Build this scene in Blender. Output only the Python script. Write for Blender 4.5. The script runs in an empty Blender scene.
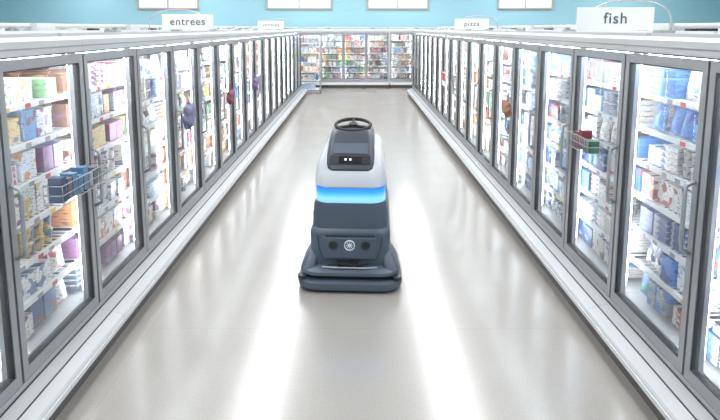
import bpy, math, random
from mathutils import Matrix, Vector
random.seed(7)
S=bpy.context.scene
col=S.collection

# ---------------- materials ----------------
def pbr(name,c,rough=.5,metal=0,spec=.5,em=None,es=0,coat=0):
    m=bpy.data.materials.new(name); m.use_nodes=True
    b=m.node_tree.nodes['Principled BSDF']
    b.inputs['Base Color'].default_value=(*c,1)
    b.inputs['Roughness'].default_value=rough
    b.inputs['Metallic'].default_value=metal
    b.inputs['Specular IOR Level'].default_value=spec
    b.inputs['Coat Weight'].default_value=coat
    if em:
        b.inputs['Emission Color'].default_value=(*em,1)
        b.inputs['Emission Strength'].default_value=es
    return m
def noisy(name,c1,c2,scale,rough=.5,metal=0,coord='Object'):
    m=pbr(name,c1,rough,metal); nt=m.node_tree; b=nt.nodes['Principled BSDF']
    tc=nt.nodes.new('ShaderNodeTexCoord'); n=nt.nodes.new('ShaderNodeTexNoise'); n.inputs['Scale'].default_value=scale
    n.inputs['Detail'].default_value=5
    r=nt.nodes.new('ShaderNodeMix'); r.data_type='RGBA'
    r.inputs[6].default_value=(*c1,1); r.inputs[7].default_value=(*c2,1)
    nt.links.new(tc.outputs[coord],n.inputs['Vector']); nt.links.new(n.outputs['Fac'],r.inputs[0])
    nt.links.new(r.outputs[2],b.inputs['Base Color'])
    return m
M={}
M['white']=noisy('white_enamel',(.62,.63,.64),(.57,.58,.59),3,.35)
M['rail']=noisy('bumper_rail_grey',(.46,.47,.48),(.41,.42,.43),4,.4)
M['inner']=pbr('case_liner_white',(.86,.88,.90),.5)
M['alu']=noisy('brushed_aluminium',(.37,.38,.39),(.31,.32,.33),8,.36,.3)
M['alul']=noisy('pale_aluminium',(.46,.47,.49),(.40,.41,.43),6,.35,.2)
M['gasket']=pbr('black_gasket',(.045,.047,.05),.6)
M['black']=pbr('black_plastic',(.015,.016,.018),.35)
M['toe']=pbr('toe_kick_grey',(.09,.085,.08),.5)
M['led']=pbr('led_strip',(1,1,1),.5,em=(.90,.96,1),es=27)
M['tag']=pbr('price_rail',(.85,.86,.84),.5)
# shelves
M['shelf']=pbr('shelf_white',(.82,.84,.86),.4)
# glass
g=bpy.data.materials.new('door_glass'); g.use_nodes=True; nt=g.node_tree; nt.nodes.clear()
o=nt.nodes.new('ShaderNodeOutputMaterial'); mx=nt.nodes.new('ShaderNodeMixShader'); tr=nt.nodes.new('ShaderNodeBsdfTransparent'); gl=nt.nodes.new('ShaderNodeBsdfGlossy')
tr.inputs[0].default_value=(.97,.985,.99,1); gl.inputs['Roughness'].default_value=.02
fr=nt.nodes.new('ShaderNodeFresnel'); fr.inputs[0].default_value=1.45
df=nt.nodes.new('ShaderNodeBsdfDiffuse'); df.inputs[0].default_value=(.9,.94,.97,1)
hz=nt.nodes.new('ShaderNodeMixShader'); hn=nt.nodes.new('ShaderNodeTexNoise'); hn.inputs['Scale'].default_value=2.5; htc=nt.nodes.new('ShaderNodeTexCoord')
hm=nt.nodes.new('ShaderNodeMapRange'); hm.inputs[1].default_value=.35; hm.inputs[2].default_value=.72; hm.inputs[3].default_value=.03; hm.inputs[4].default_value=.18
nt.links.new(htc.outputs['Object'],hn.inputs['Vector']); nt.links.new(hn.outputs['Fac'],hm.inputs[0]); nt.links.new(hm.outputs[0],hz.inputs[0])
nt.links.new(tr.outputs[0],hz.inputs[1]); nt.links.new(df.outputs[0],hz.inputs[2])
nt.links.new(fr.outputs[0],mx.inputs[0]); nt.links.new(hz.outputs[0],mx.inputs[1]); nt.links.new(gl.outputs[0],mx.inputs[2]); nt.links.new(mx.outputs[0],o.inputs[0])
M['glass']=g
# packages
def pack_mat():
    m=pbr('printed_packaging',(.8,.8,.8),.42); nt=m.node_tree; b=nt.nodes['Principled BSDF']; L=nt.links.new
    a=nt.nodes.new('ShaderNodeAttribute'); a.attribute_name='Col'
    c=nt.nodes.new('ShaderNodeAttribute'); c.attribute_name='Acc'
    uv=nt.nodes.new('ShaderNodeUVMap'); uv.uv_map='UVMap'
    n=nt.nodes.new('ShaderNodeTexNoise'); n.inputs['Scale'].default_value=2.2; n.inputs['Detail'].default_value=1.5
    L(uv.outputs[0],n.inputs['Vector'])
    r=nt.nodes.new('ShaderNodeValToRGB'); r.color_ramp.elements[0].position=.56; r.color_ramp.elements[1].position=.58
    L(n.outputs['Fac'],r.inputs[0])
    mx=nt.nodes.new('ShaderNodeMix'); mx.data_type='RGBA'
    L(r.outputs[0],mx.inputs[0]); L(a.outputs['Color'],mx.inputs[6]); L(c.outputs['Color'],mx.inputs[7])
    # print / lettering
    n2=nt.nodes.new('ShaderNodeTexNoise'); n2.inputs['Scale'].default_value=8; n2.inputs['Detail'].default_value=2
    mp=nt.nodes.new('ShaderNodeMapping'); mp.inputs['Scale'].default_value=(1,3.2,1)
    L(uv.outputs[0],mp.inputs[0]); L(mp.outputs[0],n2.inputs['Vector'])
    r2=nt.nodes.new('ShaderNodeValToRGB'); r2.color_ramp.elements[0].position=.59; r2.color_ramp.elements[1].position=.62
    L(n2.outputs['Fac'],r2.inputs[0])
    inv=nt.nodes.new('ShaderNodeMix'); inv.data_type='RGBA'; inv.inputs[7].default_value=(.12,.11,.15,1)
    L(r2.outputs[0],inv.inputs[0]); L(mx.outputs[2],inv.inputs[6])
    L(inv.outputs[2],b.inputs['Base Color'])
    return m
M['pack']=pack_mat()

# ---------------- mesh builder ----------------
class MB:
    def __init__(s): s.v=[];s.f=[];s.mi=[];s.mats=[];s.sm=[];s.col=None
    def mat(s,k):
        if k not in s.mats: s.mats.append(k)
        return s.mats.index(k)
    def face(s,idx,k,smooth=False): s.f.append(idx); s.mi.append(s.mat(k)); s.sm.append(smooth)
    def box(s,x0,x1,y0,y1,z0,z1,k):
        b=len(s.v)
        s.v+=[(x0,y0,z0),(x1,y0,z0),(x1,y1,z0),(x0,y1,z0),(x0,y0,z1),(x1,y0,z1),(x1,y1,z1),(x0,y1,z1)]
        for q in ((0,3,2,1),(4,5,6,7),(0,1,5,4),(1,2,6,5),(2,3,7,6),(3,0,4,7)): s.face([b+i for i in q],k)
    def prism(s,pts,x0,x1,k):   # pts in (y,z), extruded in x
        b=len(s.v); n=len(pts)
        s.v+=[(x0,p[0],p[1]) for p in pts]+[(x1,p[0],p[1]) for p in pts]
        s.face([b+i for i in range(n)],k); s.face([b+n+i for i in reversed(range(n))],k)
        for i in range(n):
            j=(i+1)%n; s.face([b+i,b+n+i,b+n+j,b+j],k)
    def tube(s,pts,r,k,n=8,closed=False):
        pts=[Vector(p) for p in pts]; b=len(s.v); m=len(pts)
        up=Vector((0,0,1))
        for i,p in enumerate(pts):
            if closed: d=pts[(i+1)%m]-pts[i-1]
            else: d=pts[min(i+1,m-1)]-pts[max(i-1,0)]
            d.normalize()
            u=up if abs(d.dot(up))<.95 else Vector((1,0,0))
            a=d.cross(u).normalized(); c=d.cross(a)
            for j in range(n):
                t=2*math.pi*j/n; s.v.append(tuple(p+a*r*math.cos(t)+c*r*math.sin(t)))
        for i in range(m if closed else m-1):
            for j in range(n):
                i2=(i+1)%m; s.face([b+i*n+j,b+i*n+(j+1)%n,b+i2*n+(j+1)%n,b+i2*n+j],k,True)
        if not closed:
            s.face([b+j for j in reversed(range(n))],k); s.face([b+(m-1)*n+j for j in range(n)],k)
    def loft(s,rings,k,smooth=True,cap=True):
        b=len(s.v); n=len(rings[0])
        for r in rings: s.v+=r
        for i in range(len(rings)-1):
            for j in range(n):
                s.face([b+i*n+j,b+i*n+(j+1)%n,b+(i+1)*n+(j+1)%n,b+(i+1)*n+j],k,smooth)
        if cap:
            s.face([b+j for j in reversed(range(n))],k,smooth); s.face([b+(len(rings)-1)*n+j for j in range(n)],k,smooth)
    def mesh(s,name,sharp=None):
        me=bpy.data.meshes.new(name); me.from_pydata(s.v,[],s.f)
        for k in s.mats: me.materials.append(M[k])
        me.polygons.foreach_set('material_index',s.mi); me.polygons.foreach_set('use_smooth',s.sm)
        me.update()
        if sharp: me.set_sharp_from_angle(angle=math.radians(sharp))
        return me
def obj(name,data,parent=None,mat=None):
    o=bpy.data.objects.new(name,data); col.objects.link(o)
    if parent: o.parent=parent
    if mat is not None: o.matrix_basis=mat
    return o
def empty(name,mat):
    e=bpy.data.objects.new(name,None); e.empty_display_size=.2; col.objects.link(e); e.matrix_world=mat; return e

# ---------------- display freezer ----------------
DW=.74; ND=4; UL=DW*ND; CAMH=1.95; AX=1.65; DEP=.84
ZB=.235; ZT=1.80; TOP=1.90
SHZ=[.30,.51,.72,.93,1.14,1.35,1.56]
def case_mesh():
    b=MB()
    e=.001
    b.box(e,UL-e,.05,DEP,.10,.27,'white')            # tub
    b.box(e,UL-e,.80,DEP,.27,1.84,'inner')
    b.box(e,UL-e,.05,.80,1.80,1.84,'inner')
    # lower fascia + bumper
    b.prism([(.05,.10),(-.02,.10),(-.025,.225),(.05,.232)],e,UL-e,'alul')
    b.prism([(-.02,.10),(-.165,.10),(-.18,.112),(-.18,.145),(-.17,.157),(-.105,.178),(-.105,.173),(-.098,.173),(-.098,.18),(-.025,.192)],e,UL-e,'rail')
    b.box(e,UL-e,-.188,-.180,.112,.138,'white')
    b.box(e,UL-e,-.029,-.0245,.190,.198,'gasket')
    b.box(e,UL-e,-.107,-.096,.1735,.180,'gasket')
    b.box(e,UL-e,-.135,.5,0,.10,'toe')
    # top canopy
    b.prism([(-.03,1.815),(.06,1.815),(.06,1.84),(DEP,1.84),(DEP,TOP),(.02,TOP),(-.035,1.885)],e,UL-e,'white')
    b.box(e,UL-e,-.037,-.03,1.845,1.852,'alu')
    b.box(e,UL-e,.0,.05,ZT+.003,1.815,'alul')
    # header rail on top
    b.box(.02,UL-.02,.10,.13,TOP,TOP+.02,'alul')
    b.box(.02,UL-.02,.5,.56,TOP,TOP+.03,'white')
    # condensate pipe and electrical boxes
    b.tube([(0,.66,TOP+.065),(UL,.66,TOP+.065)],.018,'white')
    for x in (.4,1.9):
        b.box(x-.015,x+.015,.64,.68,TOP,TOP+.05,'alu'); b.box(x+.2,x+.42,.60,.72,TOP+.0,TOP+.085,'white')
        b.box(x+.5,x+.62,.76,.82,TOP,TOP+.05,'black')
        b.box(x+.75,x+.83,.30,.40,TOP,TOP+.035,'alu')
    # mullion posts
    for i in range(ND+1):
        x=i*DW; a=max(e,x-.03); c=min(UL-e,x+.03)
        b.box(a,c,.012,.05,ZB+.0,ZT,'alul')
    return b.mesh('case_body')
def led_mesh():
    b=MB()
    for i in range(ND+1):
        x=i*DW; a=max(.005,x-.016); c=min(UL-.005,x+.016)
        b.box(a,c,.055,.062,.33,1.77,'led')
    b.box(.05,UL-.05,.07,.10,1.785,1.795,'led')
    return b.mesh('led_strips')
def door_mesh(nearhi):
    b=MB()
    for i in range(ND):
        x0=i*DW+.008; x1=(i+1)*DW-.008; f=.038
        b.box(x0,x0+f,-.03,.01,ZB,ZT,'alu'); b.box(x1-f,x1,-.03,.01,ZB,ZT,'alu')
        b.box(x0+f,x1-f,-.03,.01,ZT-.05,ZT,'alu'); b.box(x0+f,x1-f,-.03,.01,ZB,ZB+.06,'alu')
        t=.006
        b.box(x0+f,x0+f+t,-.026,.008,ZB+.06,ZT-.05,'gasket'); b.box(x1-f-t,x1-f,-.026,.008,ZB+.06,ZT-.05,'gasket')
        b.box(x0+f+t,x1-f-t,-.026,.008,ZT-.05-t,ZT-.05,'gasket'); b.box(x0+f+t,x1-f-t,-.026,.008,ZB+.06,ZB+.06+t,'gasket')
        hx=(x1-.02) if nearhi else (x0+.02)
        b.tube([(hx,-.03,.86),(hx,-.07,.88),(hx,-.075,.92),(hx,-.075,1.16),(hx,-.07,1.20),(hx,-.03,1.22)],.0105,'alu')
    return b.mesh('doors')
def glass_mesh():
    b=MB()
    for i in range(ND):
        x0=i*DW+.052; x1=(i+1)*DW-.052; n=len(b.v)
        b.v+=[(x0,-.012,ZB+.065),(x1,-.012,ZB+.065),(x1,-.012,ZT-.055),(x0,-.012,ZT-.055)]; b.face([n,n+1,n+2,n+3],'glass')
    return b.mesh('door_glass')
def shelf_mesh():
    b=MB()
    for z in SHZ[1:]:
        for i in range(ND):
            x0=i*DW+.012; x1=(i+1)*DW-.012
            b.box(x0,x1,.092,.100,z-.03,z-.002,'tag')
            b.box(x0,x1,.10,.12,z-.012,z-.004,'shelf')
            for y in (.30,.45,.60,.78): b.box(x0,x1,y,y+.008,z-.012,z-.004,'shelf')
            for k in range(15):
                x=x0+(x1-x0)*(k+.5)/15; b.box(x-.006,x+.006,.11,.79,z-.006,z-.001,'shelf')
    rnd=random.Random(5)
    tags=['tag_red','tag_yel','tag_grey','tag_grey']
    for z in SHZ[1:]:
        for i in range(ND*5):
            x=.06+i*.146+rnd.uniform(0,.05); 
            if rnd.random()<.7: b.box(x,x+.045,.0905,.0915,z-.028,z-.004,rnd.choice(tags))
    for i in range(ND+1):
        x=i*DW; a=max(.026,x-.012); c=min(UL-.026,x+.012)
        b.box(a,c,.775,.799,.28,1.79,'alul')
    return b.mesh('shelves')
M['tag_red']=pbr('shelf_tag_red',(.6,.08,.06),.5); M['tag_yel']=pbr('shelf_tag_yellow',(.8,.6,.12),.5); M['tag_grey']=pbr('shelf_tag_grey',(.35,.36,.38),.5)
def end_mesh():
    b=MB(); b.box(-.02,-.001,-.01,DEP,.10,TOP,'white'); return b.mesh('end_panel')
CASE=case_mesh(); LED=led_mesh(); DOORS=[door_mesh(False),door_mesh(True)]; GLASS=glass_mesh(); SHELF=shelf_mesh(); ENDP=end_mesh()

W=[(.84,.84,.83),(.82,.84,.86),(.84,.81,.76),(.72,.78,.84),(.80,.76,.70)]
PAL={'mix':W+W+[(.55,.10,.09),(.68,.35,.12),(.14,.34,.2),(.10,.22,.5),(.75,.58,.2),(.35,.12,.22),(.42,.6,.78),(.30,.18,.12),(.68,.45,.45)],
     'fish':W+W+[(.10,.26,.60),(.17,.38,.70),(.08,.20,.50),(.36,.56,.78),(.20,.42,.72),(.5,.10,.08),(.10,.32,.25),(.45,.50,.55),(.05,.10,.28)],
     'entree':W+W+W+[(.48,.10,.14),(.68,.32,.14),(.22,.42,.22),(.3,.14,.28),(.72,.55,.25),(.16,.32,.58),(.25,.12,.08),(.42,.58,.75),(.12,.2,.35)]}
def pack_mesh(pal,seed,L=UL,shz=None,y0=.105,door=DW,sp=.21):
    rnd=random.Random(seed); b=MB(); cols=[];accs=[];uvs=[]
    P=PAL[pal]; shz=shz or SHZ
    for z in shz:
        x=.03
        while x<L-.10:
            kind=rnd.choice(['box','box','box','flat','bag','tub'])
            w={'box':rnd.uniform(.075,.13),'flat':rnd.uniform(.12,.16),'bag':rnd.uniform(.11,.15),'tub':.09}[kind]
            h={'box':rnd.uniform(.12,.165),'flat':.034,'bag':rnd.uniform(.13,.165),'tub':.078}[kind]
            reps=rnd.choice([1,2,2,3]); c=rnd.choice(P); a=rnd.choice(P[-9:])
            for _ in range(reps):
                if x+w>L-.02: x=L; break
                stack={'box':1,'flat':rnd.choice([3,4,4]),'bag':1,'tub':2}[kind]
                fy=y0+rnd.uniform(0,.03)
                su,sv=rnd.uniform(0,50),rnd.uniform(0,50)
                for st in range(stack):
                    zz=z+st*(h+.002)
                    if kind=='tub':
                        n=12; cx=x+w/2; cy=fy+w/2; r0=w*.42; r1=w*.49
                        rings=[]
                        for (rr,q) in ((r0,0),(r1,h*.82),(r1*1.03,h*.82),(r1*1.03,h)):
                            rings.append([(cx+rr*math.cos(2*math.pi*i/n),cy+rr*math.sin(2*math.pi*i/n),zz+q) for i in range(n)])
                        nf0=len(b.f); b.loft(rings,'pack')
                        for fi in range(nf0,len(b.f)):
                            uvs.extend([(su+b.v[v][0]*6,sv+(b.v[v][2]-zz)*6) for v in b.f[fi]]); cols.append(c);accs.append(a)
                    elif kind=='bag':
                        n0=len(b.v); d=.06; NX,NZ=4,5
                        lean=rnd.uniform(0,.03)
                        for side in (0,1):
                            for iz in range(NZ+1):
                                for ix in range(NX+1):
                                    u=ix/NX; v=iz/NZ; bul=(math.sin(math.pi*u)*math.sin(math.pi*v))**.5 if 0<u<1 and 0<v<1 else 0
                                    yy=fy+.035+lean*v+(-1 if side==0 else 1)*d*.5*bul*(1-.3*v)
                                    b.v.append((x+.004+(w-.008)*u,yy,zz+h*v))
                        off=(NX+1)*(NZ+1)
                        for side in (0,1):
                            for iz in range(NZ):
                                for ix in range(NX):
                                    q=[n0+side*off+iz*(NX+1)+ix,n0+side*off+iz*(NX+1)+ix+1,n0+side*off+(iz+1)*(NX+1)+ix+1,n0+side*off+(iz+1)*(NX+1)+ix]
                                    if side: q.reverse()
                                    b.face(q,'pack',True)
                                    cols.append(c);accs.append(a); uvs.extend([(su+(b.v[v][0]-x)*6,sv+(b.v[v][2]-zz)*6) for v in q])
                    else:
                        nf0=len(b.f); b.box(x+.002,x+w-.002,fy,fy+rnd.uniform(.3,.42),zz,zz+h,'pack')
                        for fi in range(nf0,len(b.f)):
                            uvs.extend([(su+(b.v[v][0]-x)*6+b.v[v][1]*2,sv+(b.v[v][2]-zz)*6) for v in b.f[fi]]); cols.append(c);accs.append(a)
                x+=w+.003
            x+=rnd.choice([0,.003,.008,.02,.05])
    me=b.mesh('frozen_food_packages')
    uvl=me.uv_layers.new(name='UVMap')
    uvl.data.foreach_set('uv',[t for p in uvs for t in p])
    for nm,data in (('Col',cols),('Acc',accs)):
        at=me.attributes.new(nm,'FLOAT_COLOR','FACE')
        at.data.foreach_set('color',[t for c in data for t in (*c,1)])
    return me
def freezer(mat,nearhi,pal,seed,full=True,ends=()):
    e=empty('display_freezer',mat)
    obj('case_body',CASE,e); obj('doors',DOORS[nearhi],e); obj('door_glass',GLASS,e)
    for q in ends:
        o=obj('end_panel',ENDP,e)
        if q: o.location=(UL+.021,0,0)
    if full:
        obj('shelves',SHELF,e); obj('led_strips',LED,e)
        obj('frozen_food_packages',pack_mesh(pal,seed),e)
    return e
R=lambda d: Matrix.Rotation(math.radians(d),4,'Z')
T=Matrix.Translation
Y0=.07
for i in range(5):
    y=Y0+UL*i
    freezer(T((-AX,y,0))@R(90),0,'entree' if i<2 else 'mix',10+i,True,(0,) if i==0 else (1,) if i==4 else ())
    freezer(T((AX,y+UL+.06,0))@R(-90),1,'fish' if i<2 else 'mix',30+i,True,(1,) if i==0 else (0,) if i==4 else ())
    # back to back rows and next aisles
    for s,x,face in ((-1,-3.36,-90),(1,3.36,90),(-1,-6.3,90),(1,6.3,-90)):
        yy=y+UL if face==-90 else y
        freezer(T((x,yy,0))@R(face),0,'mix',0,False,(0,1))
for k,x in enumerate((-4.92,-1.92,1.08)):
    freezer(T((x,16.75,0)),0,'mix',60+k,True,(0,1))

# ---------------- room ----------------
XW=13; YB=17.75; YF=-3; ZC=4.5
fl=noisy('polished_concrete',(.350,.330,.305),(.285,.267,.246),1.3,.22)
nt=fl.node_tree; b=nt.nodes['Principled BSDF']; L=nt.links.new
tc=[n for n in nt.nodes if n.type=='TEX_COORD'][0]; mixn=[n for n in nt.nodes if n.type=='MIX'][0]
sp=nt.nodes.new('ShaderNodeTexNoise'); sp.inputs['Scale'].default_value=90; sp.inputs['Detail'].default_value=3; L(tc.outputs['Object'],sp.inputs['Vector'])
m2=nt.nodes.new('ShaderNodeMix'); m2.data_type='RGBA'; m2.blend_type='OVERLAY'; m2.inputs[0].default_value=.15
L(mixn.outputs[2],m2.inputs[6]); L(sp.outputs['Fac'],m2.inputs[7])
br=nt.nodes.new('ShaderNodeTexBrick'); br.offset=0; br.inputs['Scale'].default_value=1; br.inputs['Brick Width'].default_value=1.9; br.inputs['Row Height'].default_value=2.35
br.inputs['Mortar Size'].default_value=.003; br.inputs['Mortar Smooth'].default_value=.3
mp=nt.nodes.new('ShaderNodeMapping'); mp.inputs['Location'].default_value=(1.35,-.78,0); L(tc.outputs['Object'],mp.inputs[0]); L(mp.outputs[0],br.inputs['Vector'])
m3=nt.nodes.new('ShaderNodeMix'); m3.data_type='RGBA'; m3.inputs[7].default_value=(.18,.16,.14,1)
mm=nt.nodes.new('ShaderNodeMath'); mm.operation='MULTIPLY'; mm.inputs[1].default_value=.22
L(br.outputs['Fac'],mm.inputs[0]); L(mm.outputs[0],m3.inputs[0]); L(m2.outputs[2],m3.inputs[6]); L(m3.outputs[2],b.inputs['Base Color'])
rr=nt.nodes.new('ShaderNodeMapRange'); rr.inputs[3].default_value=.15; rr.inputs[4].default_value=.25
n4=nt.nodes.new('ShaderNodeTexNoise'); n4.inputs['Scale'].default_value=2.5; n4.inputs['Detail'].default_value=6; L(tc.outputs['Object'],n4.inputs['Vector'])
L(n4.outputs['Fac'],rr.inputs[0]); L(rr.outputs[0],b.inputs['Roughness'])
b.inputs['Specular IOR Level'].default_value=.9
b.inputs['IOR'].default_value=1.55
M['floor']=fl
M['wall']=noisy('pale_blue_paint',(.31,.54,.62),(.28,.51,.59),.8,.7)
M['ceil']=pbr('ceiling_white',(.82,.83,.84),.8)
M['win']=pbr('window_pane',(.7,.75,.78),.3,em=(.9,.95,1),es=.25)
M['wfr']=pbr('window_frame',(.40,.36,.32),.5)
def boxobj(name,x0,x1,y0,y1,z0,z1,k):
    m=MB(); m.box(x0,x1,y0,y1,z0,z1,k); return obj(name,m.mesh(name))
boxobj('floor',-XW,XW,YF,YB,-.1,0,'floor')
boxobj('ceiling',-XW,XW,YF,YB,ZC,ZC+.1,'ceil')
boxobj('wall_back',-XW,XW,YB,YB+.1,0,ZC,'wall')
boxobj('wall_front',-XW,XW,YF-.1,YF,0,ZC,'wall')
boxobj('wall_left',-XW-.1,-XW,YF,YB,0,ZC,'wall')
boxobj('wall_right',XW,XW+.1,YF,YB,0,ZC,'wall')
for i,(a,c) in enumerate(((-7.5,-5.4),(-3.1,-.85),(.34,2.45),(4.8,6.7))):
    m=MB(); z0,z1=2.58,3.5; y=YB
    m.box(a+.06,c-.06,y-.03,y-.005,z0+.06,z1-.06,'win')
    m.box(a,c,y-.06,y-.003,z0,z0+.06,'wfr'); m.box(a,c,y-.06,y-.003,z1-.06,z1,'wfr')
    m.box(a,a+.06,y-.06,y-.003,z0+.06,z1-.06,'wfr'); m.box(c-.06,c,y-.06,y-.003,z0+.06,z1-.06,'wfr')
    m.box((a+c)/2-.02,(a+c)/2+.02,y-.05,y-.03,z0+.06,z1-.06,'wfr')
    obj('window_%d'%(i+1),m.mesh('window'))
# ceiling strip lamps
M['lampw']=pbr('lamp_housing',(.8,.8,.8),.5)
for x,en in ((-9,420),(-5.2,420),(-1.6,380),(1.6,380),(5.2,420),(9,420)):
    for yc in (2.2,8.2,14.2):
        m=MB(); m.box(-.31,.31,-2.8,2.8,.02,.12,'lampw'); m.tube([(0,-2,.12),(0,-2,ZC-4.2)],.008,'lampw'); m.tube([(0,2,.12),(0,2,ZC-4.2)],.008,'lampw')
        e=empty('ceiling_lamp',T((x,yc,4.2)))
        obj('housing',m.mesh('lamp_housing'),e)
        l=bpy.data.lights.new('tube_light','AREA'); l.shape='RECTANGLE'; l.size=.6; l.size_y=5.5; l.energy=en*(.42 if yc>12 else .33); l.color=(.98,.99,1)
        o=obj('tube_light',l,e); o.location=(0,0,.01)

# ---------------- aisle signs ----------------
M['sign']=pbr('sign_board',(.80,.81,.81),.4)
M['ink']=pbr('sign_lettering',(.10,.11,.12),.6)
def sign(name,x,y,txt,w=.54,h=.16,flip=1,z=TOP+.035):
    e=empty(name,T((x,y,z)))
    m=MB(); m.box(-w/2,w/2,-.008,.008,.0,h,'sign')
    # arch bracket that carries the board
    pts=[]
    for i in range(15):
        t=math.pi*i/14; pts.append((flip*(.12+.30*math.cos(t))*1.0,.03,.02+.19*math.sin(t)**.6))
    pts=[(pts[0][0],.03,.0)]+pts+[(pts[-1][0],.03,.0)]
    m.tube(pts,.007,'alul')
    m.box(-.04,.04,.0,.03,.02,.05,'alul')
    obj('board',m.mesh('sign_board'),e)
    c=bpy.data.curves.new('lettering','FONT'); c.body=txt; c.size=.11; c.align_x='CENTER'; c.align_y='CENTER'; c.extrude=.001; c.offset=.0005; c.space_character=1.12; c.materials.append(M['ink'])
    o=obj('lettering',c,e); o.rotation_euler=(math.pi/2,0,0); o.location=(0,-.010,h/2)
    return e
sign('aisle_sign',1.82,3.65,'fish')
sign('aisle_sign',-1.80,5.5,'entrees',flip=-1)
sign('aisle_sign',1.82,8.2,'pizza')
sign('aisle_sign',-1.80,10.8,'veggies')

# ---------------- items hanging on door handles ----------------
def hang_bag(x,y,z,c1,c2,side,hh=.2,w=.16):
    e=empty('hanging_plush_bag',T((x,y,z)))
    k1='bag%d'%len(M); M[k1]=noisy(k1,c1,c2,22,.8)
    m=MB(); rings=[]
    for i in range(11):
        t=i/10; r=math.sin(math.pi*(t*.9+.06))**.3
        rings.append([(.040*r*math.cos(a)*(1+.15*math.sin(3*a+i)), w/2*r*math.sin(a)*(1+.18*math.sin(2*a+i*1.3)), -hh/2+hh*t+.02*math.sin(3*a)) for a in [2*math.pi*j/16 for j in range(16)]])
    m.loft(rings,k1)
    m.tube([(0,-.03,hh/2-.02),(side*.01,-.02,hh/2+.05),(side*.012,0,hh/2+.075),(side*.01,.02,hh/2+.05),(0,.03,hh/2-.02)],.005,k1)
    obj('bag',m.mesh('bag'),e)
hang_bag(-AX+.145,4.53,1.17,(.30,.28,.45),(.05,.05,.09),-1,.20,.26)
hang_bag(-AX+.145,6.05,1.14,(.35,.07,.12),(.08,.08,.10),-1,.15,.22)
hang_bag(-AX+.145,7.55,1.13,(.08,.12,.35),(.3,.1,.15),-1,.15,.2)
hang_bag(AX-.145,5.08,1.15,(.45,.07,.05),(.08,.22,.12),1,.14,.2)
def basket(x,y,z,side,c1,w=.46):
    e=empty('wire_basket',T((x,y,z)))
    m=MB(); d=.10; h=.10
    X=lambda t:-side*t
    for zz in (0,h/2,h):
        m.tube([(X(.0),-w/2,zz),(X(d),-w/2,zz),(X(d),w/2,zz),(X(0),w/2,zz)],.003,'alu',6,closed=True)
    for i in range(13):
        yy=-w/2+w*i/12; m.tube([(X(0),yy,h),(X(0),yy,0),(X(d),yy,0),(X(d),yy,h)],.002,'alu',5)
    obj('wire_frame',m.mesh('wire_frame'),e)
    m=MB()
    n=int((w-.03)/.054)
    for i in range(n):
        yy=-w/2+.02+i*.054
        k='pk%d_%d'%(len(M),i); M[k]=pbr(k,random.choice(c1),.4)
        m.box(min(X(.015),X(.085)),max(X(.015),X(.085)),yy,yy+.046,.005,.08+.06*random.random(),k)
    obj('packets',m.mesh('packets'),e)
basket(-AX+.035,2.78,1.04,-1,[(.10,.20,.32),(.30,.33,.36),(.04,.07,.13),(.12,.13,.16),(.03,.16,.22)])
basket(AX-.035,3.44,1.12,1,[(.22,.03,.04),(.05,.14,.07),(.12,.05,.05),(.08,.08,.09)],.30)
# red notice on right doors
e=empty('red_notice',T((AX-.034,9.5,1.0))); M['red']=pbr('red_print',(.6,.04,.03),.5)
m=MB(); m.box(-.004,0,-.17,.17,-.12,.14,'sign'); m.box(-.006,-.0045,-.15,.15,-.02,.12,'red'); obj('panel',m.mesh('panel'),e)

# ---------------- end-cap wire rack ----------------
e=empty('wire_shelf_rack',T((-1.72,15.05,0)))
m=MB(); w=.62;d=.45
for xx in (.0,w):
    for yy in (0,d): m.tube([(xx,yy,0),(xx,yy,1.72)],.012,'alul')
zs=[.15,.42,.69,.96,1.23,1.5]
for z in zs: m.box(0,w,0,d,z-.012,z,'shelf')
obj('frame',m.mesh('frame'),e)
obj('stock',pack_mesh('mix',99,L=w,shz=zs,y0=.01,door=10),e)

# ---------------- robotic floor scrubber ----------------
M['slate']=noisy('slate_plastic',(.080,.102,.138),(.070,.092,.125),6,.36)
M['slate2']=pbr('dark_slate_plastic',(.033,.041,.054),.42)
M['hood']=pbr('pale_grey_hood',(.56,.58,.62),.25,coat=.3)
M['emb']=pbr('emblem_white',(.75,.78,.82),.4)
M['screen']=pbr('screen_glass',(.01,.01,.015),.08)
M['scrw']=pbr('screen_icons',(.7,.8,.9),.3,em=(.7,.85,1),es=1.0)
M['rub']=pbr('rubber',(.02,.02,.022),.7)
lb=pbr('blue_light_band',(.05,.2,.6),.2,em=(.05,.35,1),es=3); M['band']=lb
nt=lb.node_tree; b=nt.nodes['Principled BSDF']; L=nt.links.new
tc=nt.nodes.new('ShaderNodeTexCoord'); sx=nt.nodes.new('ShaderNodeSeparateXYZ'); L(tc.outputs['Object'],sx.inputs[0])
mr=nt.nodes.new('ShaderNodeMapRange'); mr.inputs[1].default_value=.62; mr.inputs[2].default_value=.74; L(sx.outputs[2],mr.inputs[0])
cr=nt.nodes.new('ShaderNodeValToRGB'); E=cr.color_ramp.elements
E[0].color=(.30,.52,.80,1); E[1].color=(.01,.16,.90,1); E[1].position=1
q=E.new(.35); q.color=(.22,.60,1,1); q=E.new(.68); q.color=(.03,.32,1.0,1)
L(mr.outputs[0],cr.inputs[0]); L(cr.outputs[0],b.inputs['Emission Color']); b.inputs['Emission Strength'].default_value=1.35
b.inputs['Base Color'].default_value=(.02,.08,.3,1)
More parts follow.
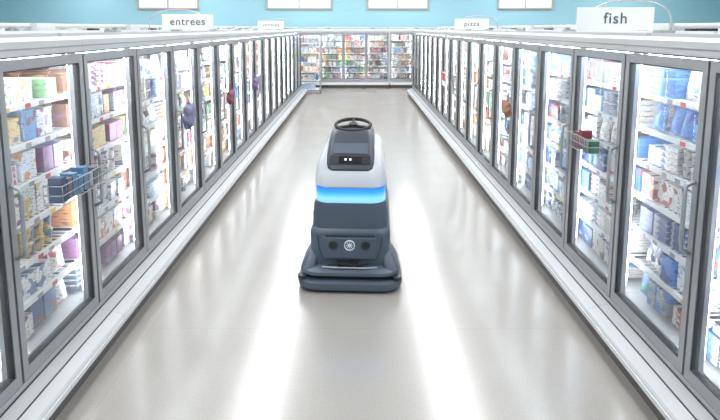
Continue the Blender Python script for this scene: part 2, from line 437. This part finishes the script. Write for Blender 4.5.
def ring(z,hw,yf,yb,r,zb=None,n=7,rb=None):
    rb=rb or r; pts=[]
    zb=z if zb is None else zb
    for (cx,cy,a0,rr) in ((hw-r,yf+r,-90,r),(hw-rb,yb-rb,0,rb),(-hw+rb,yb-rb,90,rb),(-hw+r,yf+r,180,r)):
        for i in range(n+1):
            a=math.radians(a0+90*i/n); x=cx+rr*math.cos(a); y=cy+rr*math.sin(a)
            pts.append((x,y,z+(zb-z)*(y-yf)/(yb-yf)))
    return pts
sc=empty('robotic_floor_scrubber',T((-.055,3.68,0))@R(-2.5)@Matrix.Scale(1.03,4))
m=MB()
m.loft([ring(.13,.26,.03,1.12,.07),ring(.16,.288,.0,1.15,.09),ring(.20,.296,-.005,1.15,.09),ring(.395,.298,-.005,1.15,.09),ring(.42,.29,.005,1.14,.09),
        ring(.435,.280,.018,1.13,.09),ring(.52,.282,.020,1.1,.10),ring(.60,.272,.024,1.0,.10),ring(.625,.264,.028,.98,.10)],'slate')
m.loft([ring(.625,.25,.035,.9,.10),ring(.63,.258,.028,.9,.10),ring(.735,.258,.034,.9,.10),ring(.738,.25,.04,.9,.10)],'band')
m.loft([ring(.738,.255,.03,.92,.11),ring(.748,.263,.024,.93,.11),ring(.80,.263,.034,.93,.12),ring(.85,.257,.056,.92,.13),ring(.90,.248,.09,.9,.14),ring(.94,.234,.13,.88,.14),ring(.98,.212,.17,.86,.13),ring(1.0,.182,.21,.83,.12)],'hood')
obj('body',m.mesh('scrubber_body',35),sc)
# front cover details
m=MB()
m.prism([(-.008,.215),(-.02,.225),(-.02,.375),(-.008,.388)],-.19,.19,'slate')
m.box(-.185,.185,-.021,-.008,.396,.404,'slate2')
# recessed seam grooves that frame the lower cover
for s in(-1,1):
    m.tube([(s*.20,-.004,.22),(s*.225,-.004,.30),(s*.235,-.004,.39)],.004,'slate2',6)
    x=s*.118
    pts=[(x+.031*math.cos(a),-.022,.325+.031*math.sin(a)) for a in [2*math.pi*i/24 for i in range(24)]]
    m.tube(pts,.005,'slate2',6,True)
    n0=len(m.v); m.v+=[(x+.03*math.cos(2*math.pi*i/24),-.0215,.325+.03*math.sin(2*math.pi*i/24)) for i in range(24)]; m.face(list(range(n0,n0+24)),'black')
pts=[(.036*math.cos(a),-.022,.325+.036*math.sin(a)) for a in [2*math.pi*i/28 for i in range(28)]]
m.tube(pts,.005,'emb',6,True)
for i in range(4):
    a=math.pi*i/4; dx,dz=.024*math.cos(a),.024*math.sin(a); m.tube([(-dx,-.022,.325-dz),(dx,-.022,.325+dz)],.0036,'emb',6)
obj('front_cover',m.mesh('front_cover',30),sc)
# console
m=MB()
m.loft([ring(.855,.150,.062,.60,.03),ring(.872,.168,.056,.62,.04),ring(.90,.176,.075,.63,.045),ring(.955,.178,.13,.63,.05),ring(1.03,.174,.235,.63,.05),ring(1.075,.166,.31,.62,.05),ring(1.095,.15,.345,.60,.05),ring(1.10,.12,.38,.58,.05)],'slate2')
# screen on slope
def slab(x0,x1,t0,t1,off,k,th=.004):
    A=Vector((0,.13,.955)) if t0>=.5 else Vector((0,.075,.90)); B=Vector((0,.235,1.03)) if t0>=.5 else Vector((0,.13,.955))
    f=(lambda t:(t-.5)*2) if t0>=.5 else (lambda t:t*2)
    d=B-A; nrm=Vector((0,-d.z,d.y)).normalized()
    vs=[]
    for o_ in (off,off+th):
        for (x,t) in ((x0,t0),(x1,t0),(x1,t1),(x0,t1)):
            p=A+d*f(t)+nrm*o_; vs.append((x,p.y,p.z))
    n=len(m.v); m.v+=vs
    for q in ((0,3,2,1),(4,5,6,7),(0,1,5,4),(1,2,6,5),(2,3,7,6),(3,0,4,7)): m.face([n+i for i in q],k)
slab(-.15,.15,.02,.49,.001,'black')
slab(-.085,.085,.08,.42,.006,'screen')
for x in (-.035,.0): slab(x-.007,x+.007,.2,.3,.011,'scrw',.001)
slab(-.13,.13,.56,.96,.002,'slate')
m.tube([(0,.46,1.06),(0,.50,1.10)],.03,'rub',12)
obj('console',m.mesh('console',35),sc)
# steering wheel
m=MB()
pts=[(.14*math.cos(a),.14*math.sin(a),0) for a in [2*math.pi*i/40 for i in range(40)]]
m.tube(pts,.014,'rub',10,True)
m.tube([(0,0,-.03),(0,0,.012)],.035,'rub',16)
for a in (90,210,330):
    a=math.radians(a); m.tube([(.02*math.cos(a),.02*math.sin(a),-.005),(.137*math.cos(a),.137*math.sin(a),0)],.011,'rub')
obj('steering_wheel',m.mesh('steering_wheel',40),sc,T((0,.50,1.118))@Matrix.Rotation(math.radians(9),4,'X'))
# seat + wheels
m=MB()
m.loft([ring(.985,.16,.72,.86,.05),ring(.995,.17,.70,.88,.06),ring(1.02,.16,.71,.87,.06)],'rub')
obj('seat_pad',m.mesh('seat_pad',40),sc)
m=MB()
for s in (-1,1):
    x=s*.22; m.loft([[ (xx,.95+r*math.cos(a),.13+r*math.sin(a)) for a in [2*math.pi*j/24 for j in range(24)]] for xx,r in ((x-.035,.11),(x-.03,.128),(x+.03,.128),(x+.035,.11))],'rub')
obj('drive_wheels',m.mesh('drive_wheels',30),sc)
# scrub deck / bumper
m=MB()
m.loft([ring(.0,.33,-.07,.36,.12),ring(.02,.352,-.09,.37,.13)],'rub')
m.loft([ring(.018,.355,-.085,.36,.12),ring(.026,.380,-.115,.38,.14),ring(.05,.386,-.12,.38,.14),ring(.075,.380,-.115,.38,.14),ring(.086,.352,-.09,.37,.13)],'slate')
m.loft([ring(.084,.315,-.05,.35,.12),ring(.125,.315,-.05,.35,.12)],'black')
m.loft([ring(.118,.335,-.06,.36,.12),ring(.124,.366,-.092,.37,.13),ring(.146,.362,-.088,.37,.13),ring(.160,.33,-.06,.36,.12),ring(.166,.28,-.03,.34,.1)],'slate')
for s in (-1,1):
    c=[ring(.150,.055,-.05,.28,.04),ring(.19,.050,-.025,.27,.04),ring(.24,.036,.01,.25,.03),ring(.268,.02,.05,.23,.02)]
    m.loft([[(p[0]+s*.305-s*.014*i,p[1],p[2]) for p in r] for i,r in enumerate(c)],'slate')
    # corner guide rollers
    m.loft([[(s*.345+r*math.cos(a),-.045+r*math.sin(a),z) for a in [2*math.pi*j/20 for j in range(20)]] for z,r in ((.086,.02),(.088,.032),(.112,.032),(.116,.02))],'slate2')
m.tube([(-.16,-.035,.18),(-.06,-.05,.20),(.03,-.045,.18),(.14,-.035,.20)],.008,'black')
m.tube([(-.20,-.04,.168),(-.12,-.062,.174),(.10,-.062,.172),(.20,-.04,.168)],.006,'alul')
m.box(-.09,.07,-.04,-.01,.163,.205,'black')
obj('scrub_deck',m.mesh('scrub_deck',35),sc)

# ---------------- world + camera ----------------
w=bpy.data.worlds.new('world'); S.world=w; w.use_nodes=True
w.node_tree.nodes['Background'].inputs[0].default_value=(.8,.9,1,1); w.node_tree.nodes['Background'].inputs[1].default_value=.6
cam=bpy.data.cameras.new('camera'); cam.lens=25.6; cam.sensor_width=36
PITCH=7.3; cam.shift_y=-(210-(28+512*math.tan(math.radians(PITCH))))/720; cam.shift_x=3/720
co=obj('camera',cam); co.location=(0,0,CAMH); co.rotation_euler=(math.radians(90-PITCH),0,0)
cam.clip_start=.05
S.camera=co
S.view_settings.view_transform='Standard'; S.view_settings.look='None'; S.view_settings.exposure=0.03
